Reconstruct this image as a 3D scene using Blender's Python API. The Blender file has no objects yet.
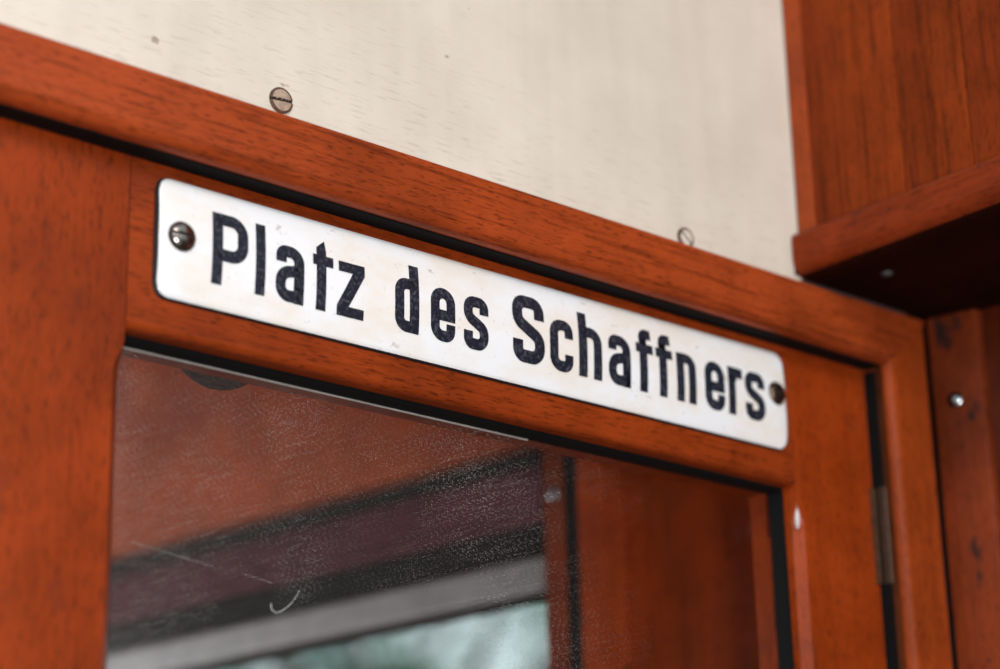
import bpy, bmesh, math, random
from mathutils import Vector, Matrix

random.seed(7)
S = bpy.context.scene
COL = S.collection

# ------------------------------------------------------------------ helpers
def link(o, parent=None, kind=None, label=None, cat=None, group=None):
    COL.objects.link(o)
    if parent is not None:
        o.parent = parent
    if kind: o['kind'] = kind
    if label: o['label'] = label
    if cat: o['category'] = cat
    if group: o['group'] = group
    return o

def empty(name, loc=(0, 0, 0), **k):
    o = bpy.data.objects.new(name, None)
    o.empty_display_size = 0.02
    o.location = loc
    return link(o, **k)

def obj(name, bm, mats, parent=None, smooth=False, origin=None, **k):
    """link a bmesh (world coordinates) as one object; origin moves its pivot"""
    par = Vector((0, 0, 0))
    p = parent
    while p is not None:
        par += p.location
        p = p.parent
    o_loc = Vector(origin) if origin is not None else par
    if o_loc.length:
        bmesh.ops.translate(bm, verts=bm.verts, vec=-o_loc)
    me = bpy.data.meshes.new(name)
    bm.normal_update()
    bm.to_mesh(me)
    bm.free()
    if not isinstance(mats, (list, tuple)): mats = [mats]
    for m in mats: me.materials.append(m)
    if smooth:
        for p_ in me.polygons: p_.use_smooth = True
    o = bpy.data.objects.new(name, me)
    o.location = o_loc - par
    return link(o, parent, **k)

def bevel_all(bm, r, seg=3, edges=None):
    bmesh.ops.bevel(bm, geom=edges if edges is not None else bm.edges[:], offset=r, segments=seg,
                    profile=0.5, affect='EDGES', clamp_overlap=True)

def box(x0, x1, y0, y1, z0, z1, bev=0.0, seg=3, bm=None):
    b = bmesh.new()
    bmesh.ops.create_cube(b, size=1.0)
    for v in b.verts:
        v.co = Vector(((x0 + x1) / 2 + v.co.x * (x1 - x0), (y0 + y1) / 2 + v.co.y * (y1 - y0),
                       (z0 + z1) / 2 + v.co.z * (z1 - z0)))
    if bev: bevel_all(b, bev, seg)
    return join(bm, b)

def join(bm, b):
    if bm is None: return b
    me = bpy.data.meshes.new('tmp')
    b.to_mesh(me); b.free()
    bm.from_mesh(me)
    bpy.data.meshes.remove(me)
    return bm

def extrude(profile, p0, ax_u, ax_v, d0, d1, bm=None):
    """closed profile [(u, v)] swept straight; d0(u,v) and d1(u,v) give start/end points"""
    b = bmesh.new()
    a = [b.verts.new(d0(u, v)) for u, v in profile]
    c = [b.verts.new(d1(u, v)) for u, v in profile]
    n = len(profile)
    for i in range(n):
        b.faces.new((a[i], a[(i + 1) % n], c[(i + 1) % n], c[i]))
    b.faces.new(a[::-1]); b.faces.new(c)
    bmesh.ops.recalc_face_normals(b, faces=b.faces)
    return join(bm, b)

def round_poly(pts, radii, seg=8):
    """fillet a closed 2-D polygon"""
    out = []
    n = len(pts)
    for i in range(n):
        p, a, c = Vector(pts[i]), Vector(pts[i - 1]), Vector(pts[(i + 1) % n])
        r = radii[i] if isinstance(radii, (list, tuple)) else radii
        if r <= 0:
            out.append((p.x, p.y)); continue
        out += fillet(a, p, c, r, seg)
    return out

def fillet(a, p, c, r, seg=8):
    u, w = (a - p), (c - p)
    lu, lw = u.length, w.length
    u, w = u / lu, w / lw
    ang = math.acos(max(-1, min(1, u.dot(w))))
    if ang > math.pi - 0.02: return [(p.x, p.y)]
    t = min(r / math.tan(ang / 2), lu * 0.5, lw * 0.5)
    rr = t * math.tan(ang / 2)
    cen = p + (u + w).normalized() * (rr / math.sin(ang / 2))
    s, e = p + u * t - cen, p + w * t - cen
    a0 = math.atan2(s.y, s.x); a1 = math.atan2(e.y, e.x)
    da = (a1 - a0 + math.pi) % (2 * math.pi) - math.pi
    return [(cen.x + rr * math.cos(a0 + da * k / seg), cen.y + rr * math.sin(a0 + da * k / seg)) for k in range(seg + 1)]

# ------------------------------------------------------------------ materials
def new_mat(name):
    m = bpy.data.materials.new(name)
    m.use_nodes = True
    nt = m.node_tree
    return m, nt, nt.nodes['Principled BSDF'], nt.nodes['Material Output']

def N(nt, t, **k):
    n = nt.nodes.new(t)
    for a, v in k.items(): setattr(n, a, v)
    return n

def ramp(nt, stops):
    r = N(nt, 'ShaderNodeValToRGB')
    cr = r.color_ramp
    while len(cr.elements) < len(stops): cr.elements.new(0.5)
    for e, (p, c) in zip(cr.elements, stops):
        e.position = p
        e.color = (c, c, c, 1) if isinstance(c, (int, float)) else (*c, 1)
    return r

def lk(nt, a, b): nt.links.new(a, b)

def mixc(nt, fac, a, b, mode='MIX'):
    m = N(nt, 'ShaderNodeMix', data_type='RGBA', blend_type=mode)
    if isinstance(fac, (int, float)): m.inputs[0].default_value = fac
    else: lk(nt, fac, m.inputs[0])
    for s, v in ((m.inputs[6], a), (m.inputs[7], b)):
        if isinstance(v, tuple): s.default_value = (*v, 1)
        else: lk(nt, v, s)
    return m.outputs[2]

def coords(nt, scale, warp=0.0):
    tc = N(nt, 'ShaderNodeTexCoord')
    oi = N(nt, 'ShaderNodeObjectInfo')
    ad = N(nt, 'ShaderNodeVectorMath', operation='MULTIPLY_ADD')
    lk(nt, oi.outputs['Random'], ad.inputs[0])
    ad.inputs[1].default_value = (3.1, 2.7, 5.3)
    lk(nt, tc.outputs['Object'], ad.inputs[2])
    mp = N(nt, 'ShaderNodeMapping')
    mp.inputs['Scale'].default_value = scale
    lk(nt, ad.outputs[0], mp.inputs['Vector'])
    return mp.outputs['Vector']

def noise(nt, vec, scale, detail=4, rough=0.55):
    n = N(nt, 'ShaderNodeTexNoise')
    n.inputs['Scale'].default_value = scale
    n.inputs['Detail'].default_value = detail
    n.inputs['Roughness'].default_value = rough
    lk(nt, vec, n.inputs['Vector'])
    return n.outputs['Fac']

def wood(name, axis, light=(0.44, 0.066, 0.012), dark=(0.20, 0.026, 0.006), rough=0.36, streak=0.5, blot=0.0, coat=0.02, spec=0.16):
    light = tuple(v * 0.87 for v in light); dark = tuple(v * 0.82 for v in dark)
    m, nt, p, out = new_mat(name)
    sc = [1.0, 1.0, 1.0]; sc['XYZ'.index(axis)] = 0.045
    v = coords(nt, sc)
    broad = noise(nt, v, 26, 3, 0.5)
    fine = noise(nt, v, 420, 5, 0.6)
    r1 = ramp(nt, [(0.36, dark), (0.56, light)])
    lk(nt, broad, r1.inputs[0])
    base = mixc(nt, 0.55, r1.outputs[0], light)
    r2 = ramp(nt, [(0.36, 0.25), (0.5, 1.0)])
    lk(nt, fine, r2.inputs[0])
    dk = mixc(nt, streak, (1, 1, 1), r2.outputs[0])
    c = mixc(nt, 1.0, base, dk, 'MULTIPLY')
    # short dark pores
    sp = [1.0, 1.0, 1.0]; sp['XYZ'.index(axis)] = 0.14
    vp = coords(nt, sp)
    pores = noise(nt, vp, 1250, 2, 0.5)
    r3 = ramp(nt, [(0.32, 0.30), (0.44, 1.0)])
    lk(nt, pores, r3.inputs[0])
    c = mixc(nt, 0.75, c, mixc(nt, 1.0, c, r3.outputs[0], 'MULTIPLY'))
    # worn, handled cloudiness
    cl = noise(nt, coords(nt, (1, 1, 1)), 17, 4, 0.6)
    r5 = ramp(nt, [(0.35, 0.72), (0.62, 1.06)])
    lk(nt, cl, r5.inputs[0])
    c = mixc(nt, 1.0, c, r5.outputs[0], 'MULTIPLY')
    if blot:
        b = noise(nt, coords(nt, (1, 1, 0.55)), 62, 4, 0.62)
        r4 = ramp(nt, [(0.60, 0.0), (0.68, 1.0)])
        lk(nt, b, r4.inputs[0])
        mu = N(nt, 'ShaderNodeMath', operation='MULTIPLY'); mu.inputs[1].default_value = blot
        lk(nt, r4.outputs[0], mu.inputs[0])
        c = mixc(nt, mu.outputs[0], c, (0.018, 0.012, 0.012))
    lk(nt, c, p.inputs['Base Color'])
    p.inputs['Roughness'].default_value = rough
    p.inputs['Specular IOR Level'].default_value = spec
    p.inputs['Coat Weight'].default_value = coat
    p.inputs['Coat Roughness'].default_value = 0.25
    bp = N(nt, 'ShaderNodeBump'); bp.inputs['Strength'].default_value = 0.22; bp.inputs['Distance'].default_value = 0.0006
    lk(nt, fine, bp.inputs['Height']); lk(nt, bp.outputs[0], p.inputs['Normal'])
    return m

def plain(name, col, rough=0.5, metal=0.0, nscale=120, namt=0.25, bump=0.0, spec=0.5):
    m, nt, p, out = new_mat(name)
    n = noise(nt, coords(nt, (1, 1, 1)), nscale, 4, 0.6)
    r = ramp(nt, [(0.35, 1 - namt), (0.65, 1.0)])
    lk(nt, n, r.inputs[0])
    lk(nt, mixc(nt, 1.0, col, r.outputs[0], 'MULTIPLY'), p.inputs['Base Color'])
    p.inputs['Roughness'].default_value = rough
    p.inputs['Metallic'].default_value = metal
    p.inputs['Specular IOR Level'].default_value = spec
    if bump:
        b = N(nt, 'ShaderNodeBump'); b.inputs['Strength'].default_value = bump; b.inputs['Distance'].default_value = 0.001
        lk(nt, n, b.inputs['Height']); lk(nt, b.outputs[0], p.inputs['Normal'])
    return m

M_WX = wood('mahogany_along_x', 'X', light=(0.36, 0.053, 0.008), dark=(0.22, 0.029, 0.005), streak=0.35)
M_WXR = wood('mahogany_head', 'X', light=(0.38, 0.060, 0.013), dark=(0.26, 0.036, 0.009), streak=0.55)
M_WZ = wood('mahogany_along_z', 'Z', light=(0.345, 0.047, 0.0055), dark=(0.24, 0.030, 0.004), streak=0.18, blot=0.22)
M_WZ2 = wood('mahogany_jamb', 'Z', light=(0.38, 0.060, 0.010), dark=(0.25, 0.034, 0.006), streak=0.22)
M_WPL = wood('mahogany_planks', 'Z', light=(0.27, 0.041, 0.0055), dark=(0.12, 0.015, 0.003), streak=0.6, spec=0.06, coat=0.0)
M_WY = wood('mahogany_along_y', 'Y', light=(0.27, 0.038, 0.008), dark=(0.17, 0.022, 0.005), streak=0.3, blot=0.5, spec=0.08, coat=0.0)
M_WST = wood('stained_strip', 'Z', light=(0.24, 0.040, 0.011), dark=(0.15, 0.022, 0.007), streak=0.25, blot=0.9)
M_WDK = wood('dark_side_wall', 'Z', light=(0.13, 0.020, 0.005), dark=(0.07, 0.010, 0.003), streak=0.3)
M_WUN = wood('painted_shade_underside', 'Y', light=(0.028, 0.006, 0.003), dark=(0.014, 0.003, 0.002), streak=0.3, rough=0.7, spec=0.03, coat=0.0)  # shade under the shelf put into the wood colour
M_WVH = wood('vestibule_header', 'Y', light=(0.42, 0.080, 0.026), dark=(0.28, 0.048, 0.016), streak=0.2)
M_WVP = wood('vestibule_panel', 'Z', light=(0.46, 0.066, 0.008), dark=(0.24, 0.030, 0.005), streak=0.35, spec=0.05, coat=0.0)
M_RUB_SHADE = plain('black_rubber_and_shade', (0.005, 0.0055, 0.006), 0.7, nscale=300, spec=0.12)  # rubber seals, and black strips painted as shade around the leaf
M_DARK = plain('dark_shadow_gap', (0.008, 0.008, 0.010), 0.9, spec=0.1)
M_BLIND = plain('maroon_blind', (0.11, 0.034, 0.050), 0.9, nscale=70, namt=0.35, spec=0.1)
M_ALU = plain('dull_aluminium', (0.27, 0.275, 0.30), 0.55, 0.5, nscale=60, namt=0.2)
M_STEEL = plain('polished_steel', (0.62, 0.63, 0.65), 0.22, 1.0, nscale=400, namt=0.15)
M_BRASS = plain('aged_brass', (0.085, 0.038, 0.017), 0.6, 0.15, nscale=200, namt=0.4)
M_RUST = plain('tarnished_screw', (0.22, 0.15, 0.11), 0.34, 1.0, nscale=500, namt=0.6)
M_SIGNSCREW = plain('browned_steel_screw', (0.42, 0.37, 0.33), 0.24, 1.0, nscale=500, namt=0.4)
M_EDGE = plain('chipped_black_edge', (0.012, 0.011, 0.013), 0.5, nscale=500)
M_SLOT = plain('dark_slot', (0.022, 0.012, 0.009), 0.7)
M_RING = plain('brown_grime_ring', (0.11, 0.050, 0.032), 0.7, nscale=500, namt=0.5)
M_SCPAINT = plain('painted_screw_head', (0.44, 0.315, 0.235), 0.5, nscale=420, namt=0.4, bump=0.4)
M_CHIP = plain('white_paint_chip', (0.72, 0.66, 0.66), 0.5, nscale=300)
M_FIBRE = plain('white_fibre', (0.80, 0.80, 0.78), 0.6)
M_BOSS = plain('dark_brown_rubber', (0.020, 0.010, 0.008), 0.8, nscale=200, spec=0.1)

def cream_mat():
    m, nt, p, out = new_mat('cream_painted_board')
    v = coords(nt, (0.09, 1, 1))
    fine = noise(nt, v, 700, 4, 0.65)
    cl = noise(nt, coords(nt, (1, 1, 1)), 9, 4, 0.6)
    r0 = ramp(nt, [(0.3, (0.585, 0.52, 0.435)), (0.68, (0.70, 0.64, 0.558))])
    lk(nt, cl, r0.inputs[0])
    # hairline cracks along the grain, dense close to the moulding
    tc = N(nt, 'ShaderNodeTexCoord'); sx = N(nt, 'ShaderNodeSeparateXYZ'); lk(nt, tc.outputs['Object'], sx.inputs[0])
    mr = N(nt, 'ShaderNodeMapRange'); mr.inputs[1].default_value = 0.065; mr.inputs[2].default_value = 0.14
    mr.inputs[3].default_value = 0.42; mr.inputs[4].default_value = 0.10
    lk(nt, sx.outputs[2], mr.inputs[0])
    r1 = ramp(nt, [(0.32, 1.0), (0.45, 0.0)]); lk(nt, fine, r1.inputs[0])
    mu = N(nt, 'ShaderNodeMath', operation='MULTIPLY'); lk(nt, r1.outputs[0], mu.inputs[0]); lk(nt, mr.outputs[0], mu.inputs[1])
    c = mixc(nt, mu.outputs[0], r0.outputs[0], (0.30, 0.235, 0.18))
    # flaked spots
    sp = noise(nt, coords(nt, (0.6, 1, 1)), 95, 3, 0.5)
    r2 = ramp(nt, [(0.725, 0.0), (0.755, 0.8)]); lk(nt, sp, r2.inputs[0])
    c = mixc(nt, r2.outputs[0], c, (0.30, 0.22, 0.17))
    # vertical brush streaks
    st = noise(nt, coords(nt, (1, 1, 0.08)), 60, 3, 0.5)
    r3 = ramp(nt, [(0.35, 0.955), (0.6, 1.0)]); lk(nt, st, r3.inputs[0])
    c = mixc(nt, 1.0, c, r3.outputs[0], 'MULTIPLY')
    lk(nt, c, p.inputs['Base Color'])
    p.inputs['Roughness'].default_value = 0.5
    p.inputs['Specular IOR Level'].default_value = 0.3
    b = N(nt, 'ShaderNodeBump'); b.inputs['Strength'].default_value = 0.35; b.inputs['Distance'].default_value = 0.0007
    lk(nt, fine, b.inputs['Height']); lk(nt, b.outputs[0], p.inputs['Normal'])
    return m
M_CREAM = cream_mat()

def enamel_mat():
    m, nt, p, out = new_mat('white_enamel')
    cl = noise(nt, coords(nt, (0.5, 1, 1)), 45, 4, 0.6)
    r0 = ramp(nt, [(0.36, (0.80, 0.745, 0.69)), (0.56, (0.82, 0.83, 0.855))]); lk(nt, cl, r0.inputs[0])
    sp = noise(nt, coords(nt, (0.55, 1, 1)), 150, 4, 0.62)
    r2 = ramp(nt, [(0.665, 0.0), (0.74, 0.7)]); lk(nt, sp, r2.inputs[0])
    c = mixc(nt, r2.outputs[0], r0.outputs[0], (0.42, 0.33, 0.28))
    sp2 = noise(nt, coords(nt, (1, 1, 1)), 520, 3, 0.6)
    r3 = ramp(nt, [(0.66, 0.0), (0.72, 0.55)]); lk(nt, sp2, r3.inputs[0])
    c = mixc(nt, r3.outputs[0], c, (0.40, 0.40, 0.48))
    lk(nt, c, p.inputs['Base Color'])
    p.inputs['Roughness'].default_value = 0.22
    p.inputs['Coat Weight'].default_value = 0.4
    p.inputs['Coat Roughness'].default_value = 0.1
    b = N(nt, 'ShaderNodeBump'); b.inputs['Strength'].default_value = 0.12; b.inputs['Distance'].default_value = 0.0008
    lk(nt, cl, b.inputs['Height']); lk(nt, b.outputs[0], p.inputs['Normal'])
    return m
M_ENAMEL = enamel_mat()

def letter_mat():
    m, nt, p, out = new_mat('navy_black_enamel')
    sp = noise(nt, coords(nt, (1, 1, 1)), 560, 3, 0.6)
    r = ramp(nt, [(0.50, (0.010, 0.013, 0.024)), (0.72, (0.075, 0.080, 0.10))]); lk(nt, sp, r.inputs[0])
    sp2 = noise(nt, coords(nt, (1, 1, 0.6)), 210, 3, 0.6)
    r2 = ramp(nt, [(0.745, 0.0), (0.77, 0.8)]); lk(nt, sp2, r2.inputs[0])
    lk(nt, mixc(nt, r2.outputs[0], r.outputs[0], (0.5, 0.48, 0.46)), p.inputs['Base Color'])
    p.inputs['Roughness'].default_value = 0.35
    p.inputs['Specular IOR Level'].default_value = 0.35
    return m
M_LETTER = letter_mat()

def glass_mat():
    m, nt, p, out = new_mat('dusty_glass')
    nt.nodes.remove(p)
    tr = N(nt, 'ShaderNodeBsdfTransparent'); tr.inputs[0].default_value = (0.95, 0.96, 0.95, 1)
    gl = N(nt, 'ShaderNodeBsdfGlossy'); gl.inputs['Roughness'].default_value = 0.02
    lw = N(nt, 'ShaderNodeLayerWeight'); lw.inputs[0].default_value = 0.5
    p4 = N(nt, 'ShaderNodeMath', operation='POWER'); lk(nt, lw.outputs['Facing'], p4.inputs[0]); p4.inputs[1].default_value = 4.0
    fr = N(nt, 'ShaderNodeMath', operation='MULTIPLY_ADD'); lk(nt, p4.outputs[0], fr.inputs[0]); fr.inputs[1].default_value = 0.7; fr.inputs[2].default_value = 0.014
    mx = N(nt, 'ShaderNodeMixShader')
    lk(nt, fr.outputs[0], mx.inputs[0]); lk(nt, tr.outputs[0], mx.inputs[1]); lk(nt, gl.outputs[0], mx.inputs[2])
    tc = N(nt, 'ShaderNodeTexCoord')
    # dust specks: one per Voronoi cell, only some cells, size varies
    s0 = N(nt, 'ShaderNodeSeparateXYZ'); lk(nt, tc.outputs['Object'], s0.inputs[0])
    c0 = N(nt, 'ShaderNodeCombineXYZ'); lk(nt, s0.outputs[0], c0.inputs[0]); lk(nt, s0.outputs[2], c0.inputs[1])
    vo = N(nt, 'ShaderNodeTexVoronoi', voronoi_dimensions='2D'); vo.inputs['Scale'].default_value = 950
    lk(nt, c0.outputs[0], vo.inputs['Vector'])
    sc = N(nt, 'ShaderNodeSeparateColor'); lk(nt, vo.outputs['Color'], sc.inputs[0])
    pw = N(nt, 'ShaderNodeMath', operation='POWER'); lk(nt, sc.outputs[0], pw.inputs[0]); pw.inputs[1].default_value = 1.6
    sz = N(nt, 'ShaderNodeMath', operation='MULTIPLY'); lk(nt, pw.outputs[0], sz.inputs[0]); sz.inputs[1].default_value = 0.26
    lt = N(nt, 'ShaderNodeMath', operation='LESS_THAN'); lk(nt, vo.outputs['Distance'], lt.inputs[0]); lk(nt, sz.outputs[0], lt.inputs[1])
    big = noise(nt, tc.outputs['Object'], 11, 3, 0.6)
    rb = ramp(nt, [(0.38, 0.05), (0.62, 0.36)]); lk(nt, big, rb.inputs[0])
    sm = N(nt, 'ShaderNodeMath', operation='MULTIPLY'); lk(nt, lt.outputs[0], sm.inputs[0]); lk(nt, rb.outputs[0], sm.inputs[1])
    # reflected haze painted into the glass colour, stronger to the left
    sx = N(nt, 'ShaderNodeSeparateXYZ'); lk(nt, tc.outputs['Object'], sx.inputs[0])
    mr = N(nt, 'ShaderNodeMapRange'); lk(nt, sx.outputs[0], mr.inputs[0])
    mr.inputs[1].default_value = -0.18; mr.inputs[2].default_value = 0.12; mr.inputs[3].default_value = 0.022; mr.inputs[4].default_value = 0.001
    hz = N(nt, 'ShaderNodeMath', operation='MULTIPLY'); lk(nt, mr.outputs[0], hz.inputs[0])
    rh = ramp(nt, [(0.3, 0.75), (0.7, 1.1)]); lk(nt, big, rh.inputs[0]); lk(nt, rh.outputs[0], hz.inputs[1])
    ad = N(nt, 'ShaderNodeMath', operation='MAXIMUM'); mx_ = N(nt, 'ShaderNodeMapRange'); lk(nt, sx.outputs[0], mx_.inputs[0])
    mx_.inputs[1].default_value = 0.03; mx_.inputs[2].default_value = 0.14; mx_.inputs[3].default_value = 1.0; mx_.inputs[4].default_value = 0.12
    sm2 = N(nt, 'ShaderNodeMath', operation='MULTIPLY'); lk(nt, sm.outputs[0], sm2.inputs[0]); lk(nt, mx_.outputs[0], sm2.inputs[1])
    lk(nt, sm2.outputs[0], ad.inputs[0]); lk(nt, hz.outputs[0], ad.inputs[1])
    df = N(nt, 'ShaderNodeBsdfDiffuse'); df.inputs[0].default_value = (0.62, 0.58, 0.56, 1)
    m2 = N(nt, 'ShaderNodeMixShader')
    lk(nt, ad.outputs[0], m2.inputs[0]); lk(nt, mx.outputs[0], m2.inputs[1]); lk(nt, df.outputs[0], m2.inputs[2])
    lk(nt, m2.outputs[0], out.inputs[0])
    return m
M_GLASS = glass_mat()

def clear_glass():
    m, nt, p, out = new_mat('clear_window_glass')
    nt.nodes.remove(p)
    tr = N(nt, 'ShaderNodeBsdfTransparent'); tr.inputs[0].default_value = (0.97, 0.99, 0.99, 1)
    gl = N(nt, 'ShaderNodeBsdfGlossy'); gl.inputs['Roughness'].default_value = 0.02
    mx = N(nt, 'ShaderNodeMixShader'); mx.inputs[0].default_value = 0.06
    lk(nt, tr.outputs[0], mx.inputs[1]); lk(nt, gl.outputs[0], mx.inputs[2])
    n = noise(nt, coords(nt, (1, 1, 1)), 200, 2)
    r = ramp(nt, [(0.4, 0.05), (0.7, 0.08)]); lk(nt, n, r.inputs[0]); lk(nt, r.outputs[0], mx.inputs[0])
    lk(nt, mx.outputs[0], out.inputs[0])
    return m
M_CLEAR = clear_glass()

# ------------------------------------------------------------------ front wall above the door
Z_TOP = 0.0605      # top of the head moulding
Z_BOT = 0.0304      # its lower edge
wall = obj('wall_front', box(-0.75, 0.3165, 0.0, 0.02, 0.045, 0.62), M_CREAM, kind='structure')

def disc_head(cx, cy, cz, R, dome, slot_w, slot_d, ang, tilt=0.0, n=56, rim=0.0):
    """slotted screw head facing -y: a dense disc, domed, with a cut slot; faces: 0 head, 1 slot, 2 rim"""
    b = bmesh.new()
    ca, sa = math.cos(ang), math.sin(ang)
    rows = []
    for i in range(n + 1):
        row = []
        for j in range(n + 1):
            a, c = 2 * i / n - 1, 2 * j / n - 1
            u = a * math.sqrt(1 - c * c / 2); v = c * math.sqrt(1 - a * a / 2)
            r2 = u * u + v * v
            h = dome * math.sqrt(max(0, 1 - r2 * 0.98))
            d = abs(-u * sa + v * ca) * R
            if slot_d and d < slot_w:
                h = min(h, max(dome - slot_d, -0.0005))
            row.append(b.verts.new((cx + u * R, cy - h + tilt * u * R, cz + v * R)))
        rows.append(row)
    for i in range(n):
        for j in range(n):
            f = b.faces.new((rows[i][j], rows[i + 1][j], rows[i + 1][j + 1], rows[i][j + 1]))
            mid = f.calc_center_median()
            u, v = (mid.x - cx) / R, (mid.z - cz) / R
            f.smooth = True
            if slot_d and abs(-u * sa + v * ca) * R < slot_w * 1.05: f.material_index = 1
            elif rim and u * u + v * v > (1 - rim) ** 2: f.material_index = 2
    # skirt down to the surface behind
    bmesh.ops.recalc_face_normals(b, faces=b.faces)
    for f in b.faces:
        if f.normal.y > 0.3: f.normal_flip()
    edge = [e for e in b.edges if e.is_boundary]
    r = bmesh.ops.extrude_edge_only(b, edges=edge)
    for v in [g for g in r['geom'] if isinstance(g, bmesh.types.BMVert)]:
        v.co.y += 0.0025
    for f in [g for g in r['geom'] if isinstance(g, bmesh.types.BMFace)]:
        f.material_index = 2
    return b

obj('screw', disc_head(-0.1062, -0.0009, 0.0738, 0.0060, 0.0007, 0.00065, 0.0012, math.radians(5), rim=0.18),
    [M_SCPAINT, M_SLOT, M_RING], wall, label='painted-over slotted screw head with a level slot')
obj('screw', disc_head(0.1440, -0.0009, 0.0710, 0.0055, 0.0007, 0.0006, 0.0012, math.radians(-38), rim=0.26),
    [M_CREAM, M_SLOT, M_RING], wall, label='painted-over slotted screw head with a slanting slot')

# ------------------------------------------------------------------ door frame: head moulding and mitred jambs
# profile in (w, y): w runs from the opening edge (0) outwards (0.0315), y is depth
WID = Z_TOP - Z_BOT
prof = round_poly([(0, -0.014), (WID, -0.014), (WID, 0.0), (0.0, 0.0)], [0.0065, 0.0012, 0, 0.0015], 8)
XR = 0.2845; XL = -0.2845
WJ = 0.0328                      # jamb width; the mitre runs from corner to corner
KJ = WID / WJ
obj('trim_1', extrude(prof, None, None, None,
                      lambda w, y: (XL - w / KJ, y, Z_BOT + w), lambda w, y: (XR + w / KJ, y, Z_BOT + w)),
    M_WXR, kind='structure')
jprof = round_poly([(0, -0.0125), (WJ, -0.0125), (WJ, 0.03), (0.0, 0.03)], [0.0055, 0.0025, 0, 0], 8)
for nm, sx, x0 in (('trim_2', 1, XR), ('trim_3', -1, XL)):
    obj(nm, extrude(jprof, None, None, None,
                    lambda w, y: (x0 + sx * w, y, Z_BOT + w * KJ - 0.0003), lambda w, y: (x0 + sx * w, y, -0.95)),
        M_WZ2, kind='structure')
# black strips painted as shade in the clearance between leaf and jamb, and over the leaf's top edge
b = box(0.2822, 0.2850, -0.0030, 0.03, -0.95, 0.0275)
b = box(-0.2845, 0.2845, -0.0065, 0.0036, 0.0296, 0.0310, bm=b)
b = box(-0.2868, 0.2800, 0.012, 0.03, 0.034, 0.045, bm=b)
obj('trim_4', b, M_RUB_SHADE, kind='structure')
obj('trim_12', box(0.2838, 0.2852, -0.0072, -0.0030, -0.95, 0.0296), wood('dark_rebate_bead', 'Z', light=(0.12, 0.030, 0.010), dark=(0.06, 0.014, 0.005), streak=0.3), kind='structure')

# ------------------------------------------------------------------ the door leaf
door = empty('door_1', (0.0, 0.004, -0.95), kind='structure')
YF = 0.004; YB = 0.036
XJL, XJR = -0.1776, 0.2208
Z_RB = -0.0437; Z_DT = 0.0335

def stile(xa, xb, inner, name_mat, zc):
    """vertical stile; its inner front arris carries a stopped chamfer starting below zc"""
    s = 1 if inner > (xa + xb) / 2 else -1           # +1: inner edge is the right-hand one
    xo = xa if s > 0 else xb
    zs = [Z_DT] + [zc - 0.0] + [zc - 0.002 - 0.012 * t for t in (0.2, 0.45, 0.7, 1.0)] + [-0.95]
    cs = [0, 0] + [0.0045 * t for t in (0.35, 0.72, 0.93, 1.0)] + [0.0045]
    b = bmesh.new()
    rings = []
    for z, c in zip(zs, cs):
        c = max(c, 0.00008)
        pts = [(xo, YF), (inner - s * c, YF), (inner, YF + c), (inner, YB), (xo, YB)]
        rings.append([b.verts.new((x, y, z)) for x, y in pts])
    for a, c in zip(rings, rings[1:]):
        for i in range(5):
            b.faces.new((a[i], a[(i + 1) % 5], c[(i + 1) % 5], c[i]))
    b.faces.new(rings[0]); b.faces.new(rings[-1][::-1])
    bmesh.ops.recalc_face_normals(b, faces=b.faces)
    return b
obj('stile', stile(-0.2810, XJL, XJL, None, -0.050), M_WZ, door)
st = obj('stile', stile(XJR, 0.2828, XJR, None, -0.0535), M_WZ, door)
# top rail: lower front edge rounded off; hairline joints against the stiles
rp = round_poly([(YF + 0.0002, Z_DT), (YF + 0.0002, Z_RB), (YB, Z_RB), (YB, Z_DT)], [0.0008, 0.0035, 0, 0], 6)
obj('top_rail', extrude(rp, None, None, None, lambda y, z: (XJL + 0.0006, y, z), lambda y, z: (XJR - 0.0006, y, z)),
    M_WX, door)
b = box(XJL - 0.0001, XJL + 0.0008, YF + 0.0007, YB, Z_RB + 0.0008, Z_DT)
b = box(XJR - 0.0008, XJR + 0.0001, YF + 0.0007, YB, Z_RB + 0.0008, Z_DT, bm=b)
obj('joint_line', b, M_DARK, door)
# white paint drip on the right-hand chamfer
b = bmesh.new()
bmesh.ops.create_icosphere(b, subdivisions=3, radius=1.0)
for v in b.verts:
    k = 1.0 - 0.55 * max(0, v.co.z)
    v.co = Vector((0.2214 + v.co.x * 0.0013 * k + v.co.z * 0.0002, 0.0050 + v.co.y * 0.0012, -0.0612 + v.co.z * 0.0058))
obj('paint_chip', b, M_CHIP, st, smooth=True, label='small white paint drip')

# black glazing rubber round the opening
YG = 0.0212
def frame_ring(x0, x1, z0, z1, w, y0, y1, bm=None):
    bm = box(x0, x0 + w, y0, y1, z0, z1, bm=bm)
    bm = box(x1 - w, x1, y0, y1, z0, z1, bm=bm)
    bm = box(x0 + w, x1 - w, y0, y1, z1 - w, z1, bm=bm)
    bm = box(x0 + w, x1 - w, y0, y1, z0, z0 + w, bm=bm)
    return bm
obj('glazing_rubber', frame_ring(XJL, XJR, -0.95, Z_RB, 0.0021, 0.0128, YG), M_RUB_SHADE, door)
obj('glass_pane', box(XJL, XJR, YG, YG + 0.004, -0.95, Z_RB), M_GLASS, door)
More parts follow.
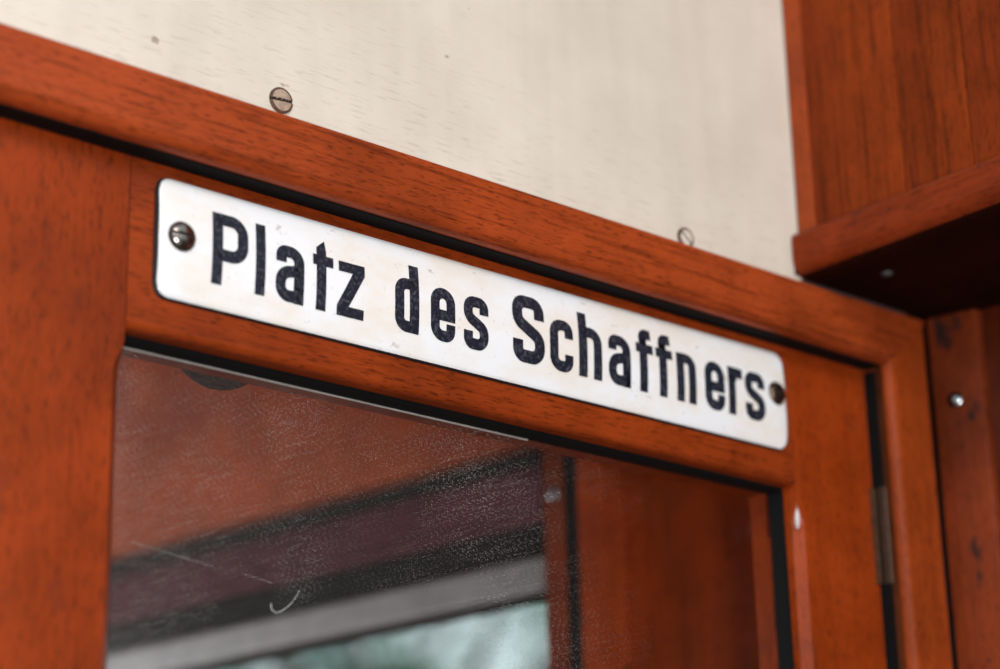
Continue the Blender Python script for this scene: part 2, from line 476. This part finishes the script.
# scratch on the glass
def tube(pts, r, bm=None, seg=6):
    b = bmesh.new()
    rings = []
    for i, p in enumerate(pts):
        p = Vector(p)
        d = (Vector(pts[min(i + 1, len(pts) - 1)]) - Vector(pts[max(i - 1, 0)])).normalized()
        up = Vector((0, 1, 0)) if abs(d.y) < 0.9 else Vector((1, 0, 0))
        s = d.cross(up).normalized(); u = s.cross(d)
        rr = r(i / (len(pts) - 1)) if callable(r) else r
        rings.append([b.verts.new(p + (s * math.cos(t) + u * math.sin(t)) * rr) for t in [2 * math.pi * k / seg for k in range(seg)]])
    for a, c in zip(rings, rings[1:]):
        for i in range(seg): b.faces.new((a[i], a[(i + 1) % seg], c[(i + 1) % seg], c[i]))
    b.faces.new(rings[0][::-1]); b.faces.new(rings[-1])
    bmesh.ops.recalc_face_normals(b, faces=b.faces)
    return join(bm, b)
obj('reflection_line', tube([(XJL + 0.002, YG - 0.0003, Z_RB - 0.0024), (0.052, YG - 0.0003, Z_RB - 0.0024)], 0.00055, seg=10), plain('grey_reflection', (0.36, 0.33, 0.31), 0.6), door)  # reflection along the gasket edge, modelled as a pale grey tube
sc = tube([(-0.161 + 0.0394 * t, YG, -0.1256 - 0.0046 * t) for t in [i / 8 for i in range(9)]], 0.00004)
sc = tube([(-0.108 + 0.016 * t, YG, -0.1312 - 0.002 * t) for t in [i / 4 for i in range(5)]], 0.00003, sc)
obj('scratch', sc, M_FIBRE, bpy.data.objects['glass_pane'], label='faint straight scratches')
# round dark stop on the back of the leaf, seen through the glass
b = bmesh.new()
bmesh.ops.create_cone(b, cap_ends=True, segments=48, radius1=0.0265, radius2=0.0265, depth=0.010)
bmesh.ops.rotate(b, verts=b.verts, cent=(0, 0, 0), matrix=Matrix.Rotation(math.pi / 2, 3, 'X'))
bmesh.ops.bevel(b, geom=[e for e in b.edges if len(e.link_faces) == 2 and e.calc_face_angle() > 1], offset=0.003, segments=4, profile=0.5, affect='EDGES')
bmesh.ops.translate(b, verts=b.verts, vec=(-0.1085, 0.0405, -0.0205))
obj('round_stop', b, M_BOSS, door, smooth=True, label='round dark rubber stop')
# hinge: knuckle standing in the gap, leaf set into the jamb
b = tube([(0.2850, -0.001, -0.0365), (0.2850, -0.001, -0.0880)], 0.0030, seg=20)
hg = obj('hinge', b, M_BRASS, door, smooth=False)
obj('hinge_pin', tube([(0.2850, -0.001, -0.0345), (0.2850, -0.001, -0.0364)], 0.0021, seg=16), M_BRASS, hg)
obj('hinge_leaf', box(0.2795, 0.2846, 0.0020, 0.0040, -0.0878, -0.0367), M_BRASS, hg)

# curled lint thread caught on the glass
fp = [(-0.0973, -0.1425), (-0.0970, -0.1448), (-0.0952, -0.1460), (-0.0925, -0.1453), (-0.0895, -0.1432), (-0.0868, -0.1408), (-0.0845, -0.1378), (-0.0828, -0.1350)]
obj('lint_thread', tube([(x + 0.0042, YG - 0.0003, z + 0.0005) for x, z in fp], lambda t: 0.00015 * (1 - 0.6 * t)), M_FIBRE, origin=(-0.0910, YG - 0.0003, -0.145),
    label='small curled white lint thread stuck to the lower left of the dusty door glass', cat='lint')

# ------------------------------------------------------------------ enamel sign
SX0, SX1, SZ0, SZ1 = -0.1650, 0.2140, -0.0278, 0.0240
SCX, SCZ = (SX0 + SX1) / 2, (SZ0 + SZ1) / 2
HW, HH = (SX1 - SX0) / 2, (SZ1 - SZ0) / 2
SIGN_ROT = 0.0015
def dome_y(x, z):
    v = abs(z - SCZ) / HH
    e = min((HW - abs(x - SCX)) / 0.012, 1.0)
    e = max(0.0, e)
    lip = 0.0010 * (1 - e) ** 2
    return YF - 0.0040 + 0.0024 * v ** 2.2 + lip * (1 - v)
sign = empty('enamel_sign', (SCX, YF, SCZ),
             label='long white enamel sign reading Platz des Schaffners screwed to the door rail', cat='sign')
def sign_plate():
    b = bmesh.new()
    R = 0.0060
    nx, nz = 120, 26
    rows = []
    for i in range(nx + 1):
        row = []
        a = 2 * i / nx - 1
        a = math.copysign(1 - (1 - abs(a)) ** 1.25, a)
        x = a * HW
        # half height at this x with rounded corners
        dx = max(0, abs(x) - (HW - R))
        hh = HH - R + math.sqrt(max(0, R * R - dx * dx))
        for j in range(nz + 1):
            c = 2 * j / nz - 1
            z = c * hh
            X, Z = SCX + x, SCZ + z
            row.append(b.verts.new((X, dome_y(X, Z), Z + SIGN_ROT * x)))
        rows.append(row)
    for i in range(nx):
        for j in range(nz):
            f = b.faces.new((rows[i][j], rows[i + 1][j], rows[i + 1][j + 1], rows[i][j + 1]))
            f.smooth = True
    bmesh.ops.recalc_face_normals(b, faces=b.faces)
    if sum(f.normal.y for f in b.faces) > 0:
        bmesh.ops.reverse_faces(b, faces=b.faces)
    edge = [e for e in b.edges if e.is_boundary]
    r = bmesh.ops.extrude_edge_only(b, edges=edge)
    vs = [g for g in r['geom'] if isinstance(g, bmesh.types.BMVert)]
    for v in vs:
        d = Vector((v.co.x - SCX, 0, v.co.z - SCZ))
        v.co.x += math.copysign(0.0007, d.x) if abs(d.x) > HW - R else 0
        v.co.z += math.copysign(0.0007, d.z)
        v.co.y = YF + 0.0001
    for f in [g for g in r['geom'] if isinstance(g, bmesh.types.BMFace)]:
        f.material_index = 1
    return b
obj('enamel_plate', sign_plate(), [M_ENAMEL, M_EDGE], sign)

# lettering: condensed grotesque drawn with thick filleted strokes (millimetres, baseline 0)
def path(pts, rad):
    out = []
    n = len(pts)
    for i, p in enumerate(pts):
        r = rad[i] if isinstance(rad, (list, tuple)) else rad
        if i in (0, n - 1) or r <= 0: out.append(tuple(p))
        else: out += fillet(Vector(pts[i - 1]), Vector(p), Vector(pts[i + 1]), r, 8)
    return out
def stroke_poly(pts, w):
    P = [Vector(p) for p in pts]
    Q = [P[0]]
    for p in P[1:]:
        if (p - Q[-1]).length > 1e-4: Q.append(p)
    P = Q
    quads = []
    L, Rr = [], []
    for i, p in enumerate(P):
        a = (p - P[i - 1]).normalized() if i else None
        c = (P[i + 1] - p).normalized() if i < len(P) - 1 else None
        if a is None: nrm, k = Vector((-c.y, c.x)), 1
        elif c is None: nrm, k = Vector((-a.y, a.x)), 1
        else:
            n1, n2 = Vector((-a.y, a.x)), Vector((-c.y, c.x))
            nrm = (n1 + n2).normalized(); k = 1 / max(0.45, nrm.dot(n1))
        L.append(p + nrm * w / 2 * k); Rr.append(p - nrm * w / 2 * k)
    for i in range(len(P) - 1):
        quads.append([L[i], L[i + 1], Rr[i + 1], Rr[i]])
    return quads
W_ = 5.8
XH = 24.9
def glyph(ch):
    polys = []
    def st_(pts, rad=4.2, w=W_): polys.extend(stroke_poly(path(pts, rad), w))
    def pg(*pts): polys.append([Vector(p) for p in pts])
    t = W_ / 2; y1 = XH - 2.4; y0 = 2.4
    if ch == 'P':
        pg((0, 0), (5.2, 0), (5.2, 31.7), (0, 31.7))
        st_([(3.0, 29.1), (15.2, 29.1), (15.2, 13.2), (3.0, 13.2)], 5.6, 5.3)
    elif ch == 'l': pg((0, 0), (5.0, 0), (5.0, 31.7), (0, 31.7))
    elif ch == 'a':
        st_([(t, 17.4), (t, y1), (12.2, y1), (12.2, 0)], [0, 4.2, 5.5, 0], 5.4)
        st_([(12.2, 14.6), (2.7, 12.6), (2.7, y0), (11.8, 3.0)], [0, 5.0, 4.4, 0], 5.2)
        pg((9.5, 0), (14.9, 0), (14.9, 8), (9.5, 8))
    elif ch == 't':
        pg((1.9, 0), (7.1, 0), (7.1, 27.0), (6.3, 32.0), (1.9, 28.3))
        pg((0, 20.2), (10.9, 20.2), (10.9, 25.0), (0.0, 25.0))
    elif ch == 'z':
        pg((0.8, 20.2), (15.0, 20.2), (15.0, 24.9), (0.8, 24.9))
        pg((0, 0), (14.6, 0), (14.6, 4.7), (0, 4.7))
        pg((0.0, 4.6), (6.3, 4.6), (15.0, 20.3), (8.4, 20.3))
    elif ch == 'd':
        pg((8.6, 0), (14.0, 0), (14.0, 31.9), (8.6, 31.9))
        st_([(11.0, y1), (t, y1), (t, y0 + 0.2), (11.0, y0 + 0.2)], 4.4, 5.2)
    elif ch == 'e':
        st_([(3.0, 12.0), (12.0, 12.0), (12.0, y1), (t, y1), (t, y0), (12.0, y0), (12.0, 8.3)], [0, 0, 4.6, 4.6, 4.6, 4.4, 0], 5.1)
    elif ch == 's':
        st_([(12.3, 16.9), (12.3, y1), (t, y1), (t, 15.0), (12.3, 10.0), (12.3, y0), (t, y0), (t, 8.2)], [0, 4.4, 4.4, 4.6, 4.6, 4.4, 4.4, 0], 5.3)
    elif ch == 'S':
        st_([(16.6, 21.6), (16.6, 29.6), (3.1, 29.6), (3.1, 19.6), (16.6, 12.4), (16.6, 2.8), (3.1, 2.8), (3.1, 10.3)], [0, 5.2, 5.2, 5.4, 5.4, 5.2, 5.2, 0], 6.2)
    elif ch == 'c':
        st_([(12.4, 16.4), (12.4, y1), (t, y1), (t, y0), (12.4, y0), (12.4, 8.5)], 4.6, 5.3)
    elif ch == 'h':
        pg((0, 0), (5.5, 0), (5.5, 31.9), (0, 31.9))
        st_([(3.0, y1), (12.3, y1), (12.3, 0)], 4.8, 5.4)
    elif ch == 'n':
        pg((0, 0), (5.2, 0), (5.2, XH), (0, XH))
        st_([(3.0, y1), (10.9, y1), (10.9, 0)], 4.8, 5.2)
    elif ch == 'f':
        pg((2.2, 0), (7.5, 0), (7.5, 28), (2.2, 28))
        st_([(4.85, 24), (4.85, 29.6), (10.6, 29.6)], 2.4, 5.2)
        pg((0, 19.7), (11.6, 19.7), (11.6, 24.4), (0, 24.4))
    elif ch == 'r':
        pg((0, 0), (5.2, 0), (5.2, XH), (0, XH))
        st_([(2.6, 17.5), (5.0, 22.3), (10.6, 21.9)], 2.5, 5.4)
    return polys
layout = [('P', -139.7), ('l', -117.9), ('a', -107.7), ('t', -88.2), ('z', -75.2),
          ('d', -43.7), ('e', -23.4), ('s', -4.0),
          ('S', 25.8), ('c', 48.6), ('h', 67.4), ('a', 86.6), ('f', 105.5), ('f', 118.9), ('n', 133.2), ('e', 152.6), ('r', 170.0), ('s', 182.0)]
b = bmesh.new()
lift = 0
for ch, gx in layout:
    for poly in glyph(ch):
        lift += 1
        # fine subdivision so letters hug the domed plate
        pts = poly
        vs = []
        for p in pts:
            vs.append(b.verts.new(((gx + p.x) / 1000, 0, p.y / 1000)))
        b.faces.new(vs)
def cut(axis, val):
    geom = b.verts[:] + b.edges[:] + b.faces[:]
    co = (0, 0, val); no = (0, 0, 1)
    bmesh.ops.bisect_plane(b, geom=geom, plane_co=co, plane_no=no, dist=1e-7)
for k in range(1, 22): cut('Z', k * 0.0015)
TL = 0.0052
for v in b.verts:
    x = v.co.x; z = v.co.z - 0.0169 + TL * (x - 0.028)
    v.co = Vector((x, dome_y(x, z) - 0.00022, z))
bmesh.ops.recalc_face_normals(b, faces=b.faces)
for f in b.faces:
    if f.normal.y > 0: f.normal_flip()
obj('lettering', b, M_LETTER, sign, label='dark navy lettering Platz des Schaffners')
obj('screw', disc_head(-0.1546, 0.0001, -0.0012, 0.0064, 0.0036, 0.0006, 0.0016, math.radians(-4), rim=0.10),
    [M_SIGNSCREW, M_SLOT, M_SLOT], sign, label='dark dome-headed slotted screw with a bright glint')
obj('screw', disc_head(0.2064, 0.0006, 0.0012, 0.0062, 0.0032, 0.0009, 0.0024, math.radians(-25), rim=0.10),
    [M_RUST, M_SLOT, M_SLOT], sign, label='rust-brown slotted screw at the sign edge')

# ------------------------------------------------------------------ overhead locker and its shelf board on the right
XP = 0.2310
Y_END = -1.0
lk_ = empty('overhead_locker', (XP, 0, 0.0925), label='dark red plank-fronted overhead locker above the projecting shelf board', cat='locker')
seams = [-0.0135, -0.0735, -0.1160, -0.1600, -0.2200, -0.2900, -0.3700, -0.4500, -0.5400, -0.6300]
ya = -0.0135
for yb in seams[1:]:
    b = box(XP, XP + 0.015, yb + 0.0003, ya - 0.0003, 0.0925, 0.60)
    bevel_all(b, 0.0009, 2)
    obj('plank', b, M_WPL, lk_)
    ya = yb
b = box(XP - 0.0004, XP + 0.016, -0.0132, -0.0011, 0.0925, 0.60)
bevel_all(b, 0.0012, 2)
obj('corner_bead', b, M_WZ2, lk_)
obj('seam_line', box(XP + 0.0012, XP + 0.0150, -0.0012, 0.0, 0.0932, 0.60), M_DARK, lk_)
shp = round_poly([(0.2250, 0.0684), (0.2250, 0.0932), (0.75, 0.0932), (0.75, 0.0684)], [0.010, 0.0035, 0, 0], 8)
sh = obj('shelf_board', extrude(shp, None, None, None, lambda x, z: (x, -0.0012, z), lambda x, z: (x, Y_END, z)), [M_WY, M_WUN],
         origin=(0.23, 0, 0.07), label='thick round-nosed red shelf board with shade painted on its underside below the locker', cat='shelf')
obj('seam_line', box(0.2270, 0.3165, -0.0013, 0.0, 0.0706, 0.0926), M_DARK, sh)
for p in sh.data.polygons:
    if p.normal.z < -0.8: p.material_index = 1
obj('trim_11', box(0.2310, 0.3165, -0.0012, 0.0, 0.0600, 0.0684), plain('grey_shade_gap', (0.06, 0.052, 0.05), 0.8), kind='structure')  # grey strip painted as shade on the wall sliver below the shelf
b = bmesh.new()
bmesh.ops.create_icosphere(b, subdivisions=3, radius=0.0032)
for v in b.verts: v.co = Vector((v.co.x + 0.2589, v.co.y - 0.0358, 0.0682 + v.co.z * 0.45))
obj('screw', b, plain('dull_dark_steel', (0.10, 0.10, 0.10), 0.55, 0.3, nscale=300), sh, smooth=True)

# ------------------------------------------------------------------ right-hand wall of the saloon with its screwed corner strip
KS = 0.25
def sx_(y, x0): return x0 - KS * y
def slab(x0, th, ya, yb, za, zb, k, bev=0.0):
    """slab parallel to the plane x = x0 - k*y, between ya and yb, th thick outwards"""
    pts = [(x0 - k * ya, ya), (x0 - k * yb, yb), (x0 + th - k * yb, yb), (x0 + th - k * ya, ya)]
    b = bmesh.new()
    lo = [b.verts.new((x, y, za)) for x, y in pts]; hi = [b.verts.new((x, y, zb)) for x, y in pts]
    for i in range(4): b.faces.new((lo[i], lo[(i + 1) % 4], hi[(i + 1) % 4], hi[i]))
    b.faces.new(lo[::-1]); b.faces.new(hi)
    bmesh.ops.recalc_face_normals(b, faces=b.faces)
    if bev: bevel_all(b, bev, 3)
    return b
cs_ = obj('trim_5', slab(0.332, 0.012, -0.0025, -0.0310, -0.95, 0.0682, KS, 0.0014), M_WST, kind='structure')
def dome_on(x, y, z, R, h, nrm, mat, parent):
    b = bmesh.new()
    bmesh.ops.create_uvsphere(b, u_segments=32, v_segments=16, radius=1.0)
    q = Vector((0, 0, 1)).rotation_difference(Vector(nrm).normalized()).to_matrix()
    for v in b.verts:
        v.co = q @ Vector((v.co.x * R, v.co.y * R, v.co.z * h)) + Vector((x, y, z))
    return obj('screw', b, mat, parent, smooth=True, label='shiny dome-headed screw')
dome_on(0.3360, -0.0152, 0.0184, 0.0047, 0.0026, (-1, -KS, 0), M_STEEL, cs_)
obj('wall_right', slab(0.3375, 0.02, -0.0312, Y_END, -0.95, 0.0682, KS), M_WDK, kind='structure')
obj('trim_6', box(0.3150, 0.42, 0.004, 0.0300, -0.95, 0.09), M_RUB_SHADE, kind='structure')  # black backing behind the gap, enlarged to stop light leaking through

# ------------------------------------------------------------------ vestibule beyond the door: tapering side wall
KV = 0.12
b = slab(0.330, 0.02, 0.040, 0.2150, -0.95, 0.42, KV)
b = join(b, slab(0.330, 0.02, 0.2135, 1.30, 0.0575, 0.42, KV))
b = join(b, slab(0.330, 0.02, 0.2135, 1.30, -0.95, -0.55, KV))
o = obj('wall_vestibule', b, [M_WVP, M_WVH], kind='structure')
for p in o.data.polygons:
    c = p.center
    if c.y > 0.2135 and c.z > 0: p.material_index = 1
obj('trim_7', slab(0.314, 0.018, 0.2134, 0.2343, -0.95, 0.40, KV, 0.0012), wood('vestibule_post', 'Z', light=(0.44, 0.066, 0.010), dark=(0.26, 0.036, 0.006), streak=0.3, blot=0.8, spec=0.05, coat=0.0), kind='structure')
obj('trim_8', slab(0.3165, 0.0135, 0.2345, 0.2462, -0.95, 0.40, KV), M_RUB_SHADE, kind='structure')
vs_ = obj('trim_9', slab(0.314, 0.016, 0.2464, 0.2615, -0.95, 0.40, KV, 0.0012), wood('vestibule_strip', 'Z', light=(0.24, 0.042, 0.011), dark=(0.15, 0.023, 0.006), streak=0.3, spec=0.05, coat=0.0), kind='structure')
dome_on(0.2837, 0.2529, 0.0150, 0.0052, 0.0028, (-1, -KV, 0), plain('grey_steel', (0.26, 0.27, 0.29), 0.35, 0.8, nscale=300), vs_)
# black board painted as the shade behind the blind and over the window
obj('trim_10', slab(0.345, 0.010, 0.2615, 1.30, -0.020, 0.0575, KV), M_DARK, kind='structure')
# rolled blind
rb_ = empty('roller_blind', (0.330 - KV * 0.2625, 0.2625, 0.0245), label='rolled maroon blind above the far window, seen through the glass', cat='blind')
d = Vector((-KV, 1, 0)).normalized()
p0 = Vector((0.336 - KV * 0.2620, 0.2620, 0.0245)); L_ = 1.03
b = tube([p0, p0 + d * L_], 0.0185, seg=40)
obj('roll', b, M_BLIND, rb_, smooth=True)
obj('bottom_bar', slab(0.3170, 0.006, 0.263, 1.29, 0.0015, 0.0075, KV), M_BLIND, rb_)
# aluminium window: frame and pane
win = empty('window_1', (0.33 - KV * 0.2615, 0.2615, -0.55), kind='structure')
b = slab(0.327, 0.014, 0.2615, 1.30, -0.0405, -0.0170, KV, 0.004)
b = join(b, slab(0.329, 0.012, 0.2615, 1.30, -0.55, -0.52, KV, 0.002))
b = join(b, slab(0.329, 0.012, 1.28, 1.30, -0.52, -0.04, KV))
b = join(b, slab(0.329, 0.012, 0.2615, 0.2640, -0.52, -0.04, KV))
obj('window_frame', b, M_ALU, win)
obj('window_seal', slab(0.331, 0.008, 0.2640, 1.28, -0.0445, -0.0405, KV), M_RUB_SHADE, win)
obj('window_glass', slab(0.336, 0.004, 0.2640, 1.28, -0.53, -0.040, KV), M_CLEAR, win)
# vestibule ceiling
obj('ceiling', box(-0.9, 0.36, 0.036, 1.35, 0.42, 0.44), M_WVH, kind='structure')

obj('wall_back', box(-0.9, 0.34, 1.30, 1.34, -0.95, 0.42), M_WVP, kind='structure')
obj('wall_left', box(-0.92, -0.9, 0.02, 1.34, -0.95, 0.42), M_WVP, kind='structure')

# ------------------------------------------------------------------ trees outside
def leaf_mat(name, a, c):
    m, nt, p, out = new_mat(name)
    n = noise(nt, coords(nt, (1, 1, 1)), 1.6, 4, 0.7)
    r = ramp(nt, [(0.35, a), (0.65, c)]); lk(nt, n, r.inputs[0])
    lk(nt, r.outputs[0], p.inputs['Base Color'])
    p.inputs['Roughness'].default_value = 0.6
    return m
M_LEAF = leaf_mat('leaf_green', (0.03, 0.19, 0.12), (0.12, 0.40, 0.24))
M_LEAF2 = leaf_mat('leaf_bluegreen', (0.03, 0.19, 0.15), (0.10, 0.38, 0.30))
M_BARK = plain('bark', (0.10, 0.075, 0.055), 0.9, nscale=12, namt=0.5, bump=0.5)
def tree(base, height, crown_c, crown_r, n, mat, label, seed):
    rnd = random.Random(seed)
    t = empty('tree', base, label=label, cat='tree')
    bx, by, bz = base
    cx, cy, cz = crown_c
    b = tube([(bx, by, bz), (bx + 0.05, by, bz + height * 0.3), ((bx + cx) / 2, by, (bz + cz) / 2), (cx, cy, cz)], lambda u: 0.11 * (1 - 0.8 * u), seg=12)
    for k in range(7):
        a = k * 0.9
        b = tube([(cx, cy, cz - crown_r * 0.6), (cx + math.cos(a) * crown_r * 0.4, cy + math.sin(a) * crown_r * 0.4, cz - 0.1 * crown_r),
                  (cx + math.cos(a) * crown_r * 0.8, cy + math.sin(a) * crown_r * 0.8, cz + 0.3 * crown_r)], lambda u: 0.05 * (1 - 0.8 * u), b, 6)
    obj('trunk', b, M_BARK, t)
    b = bmesh.new()
    cl = [(rnd.gauss(0, .55), rnd.gauss(0, .55), rnd.gauss(0, .5)) for _ in range(26)]
    for _ in range(n):
        c = rnd.choice(cl)
        p = Vector((cx + (c[0] + rnd.gauss(0, .10)) * crown_r, cy + (c[1] + rnd.gauss(0, .10)) * crown_r, cz + (c[2] + rnd.gauss(0, .09)) * crown_r))
        u = Vector((rnd.gauss(0, 1), rnd.gauss(0, 1), rnd.gauss(0, 1))).normalized()
        w = u.orthogonal().normalized()
        s = rnd.uniform(.07, .15)
        vs = [b.verts.new(p + u * s), b.verts.new(p + w * s * .5), b.verts.new(p - u * s), b.verts.new(p - w * s * .5)]
        b.faces.new(vs)
    obj('foliage', b, mat, t)
tree((5.7, 7.0, -2.6), 4.0, (5.7, 7.0, 1.55), 1.35, 900, M_LEAF, 'leafy green tree outside the far window, the nearer one', 3)
tree((8.3, 11.5, -2.6), 5.0, (8.3, 11.5, 2.55), 1.9, 1000, M_LEAF2, 'blue-green tree outside the far window, farther off to the left', 11)

# ------------------------------------------------------------------ light
wld = bpy.data.worlds.new('world'); S.world = wld; wld.use_nodes = True
nt = wld.node_tree
bg = nt.nodes['Background']
tc = N(nt, 'ShaderNodeTexCoord'); sz = N(nt, 'ShaderNodeSeparateXYZ'); lk(nt, tc.outputs['Generated'], sz.inputs[0])
rr = ramp(nt, [(0.0, (0.03, 0.028, 0.025)), (0.47, (0.06, 0.06, 0.055)), (0.53, (1.30, 1.52, 1.58)), (0.75, (1.25, 1.45, 1.52)), (1.0, (0.5, 0.55, 0.6))])
mr = N(nt, 'ShaderNodeMapRange'); mr.inputs[1].default_value = -1; mr.inputs[2].default_value = 1
lk(nt, sz.outputs[2], mr.inputs[0]); lk(nt, mr.outputs[0], rr.inputs[0]); lk(nt, rr.outputs[0], bg.inputs['Color'])
bg.inputs['Strength'].default_value = 0.62

sl = bpy.data.lights.new('sun', 'SUN'); sl.energy = 2.5; sl.angle = 0.02
so = bpy.data.objects.new('sun', sl); COL.objects.link(so); so.location = (3, 6, 8); so.rotation_euler = Vector((-0.35, -0.55, -1.0)).to_track_quat('-Z', 'Y').to_euler()

def area(name, loc, target, sx, sy, power, col):
    l = bpy.data.lights.new(name, 'AREA'); l.shape = 'RECTANGLE'; l.size = sx; l.size_y = sy; l.energy = power; l.color = col
    o = bpy.data.objects.new(name, l); COL.objects.link(o)
    o.location = loc
    o.rotation_euler = (Vector(target) - Vector(loc)).to_track_quat('-Z', 'Y').to_euler()
    return o
area('upper_key_light', (-1.1, -1.8, 1.25), (0.05, 0, 0), 0.8, 0.6, 27, (1.0, 0.95, 0.91))  # unseen key lamp from above, behind the camera
area('low_window_light', (-1.15, -1.9, -0.8), (0.05, 0, 0), 0.8, 0.5, 42, (1.0, 0.97, 0.96))
area('vestibule_fill', (-0.25, 1.05, -0.08), (0.27, 0.55, 0.12), 0.3, 0.3, 3, (1.0, 0.96, 0.92))  # added unseen fill to brighten the vestibule side wall

# ------------------------------------------------------------------ camera
cam = bpy.data.cameras.new('camera'); co = bpy.data.objects.new('camera', cam); COL.objects.link(co)
r_ = Vector((0.7517, -0.6591, -0.0223)); f_ = Vector((0.6284, 0.7056, 0.3276)).normalized()
r_ = (r_ - f_ * r_.dot(f_)).normalized(); u_ = r_.cross(f_)
mt = Matrix((r_, u_, -f_)).transposed().to_4x4()
mt.translation = Vector((-0.6161, -0.7119, -0.3375))
co.matrix_world = mt
cam.sensor_fit = 'HORIZONTAL'; cam.sensor_width = 36; cam.lens = 36 * 2.211
cam.clip_start = 0.05; cam.clip_end = 200
cam.dof.use_dof = True; cam.dof.focus_distance = 0.985; cam.dof.aperture_fstop = 4.6
S.camera = co
S.view_settings.view_transform = 'Standard'
S.view_settings.look = 'None'
S.view_settings.exposure = 0.0
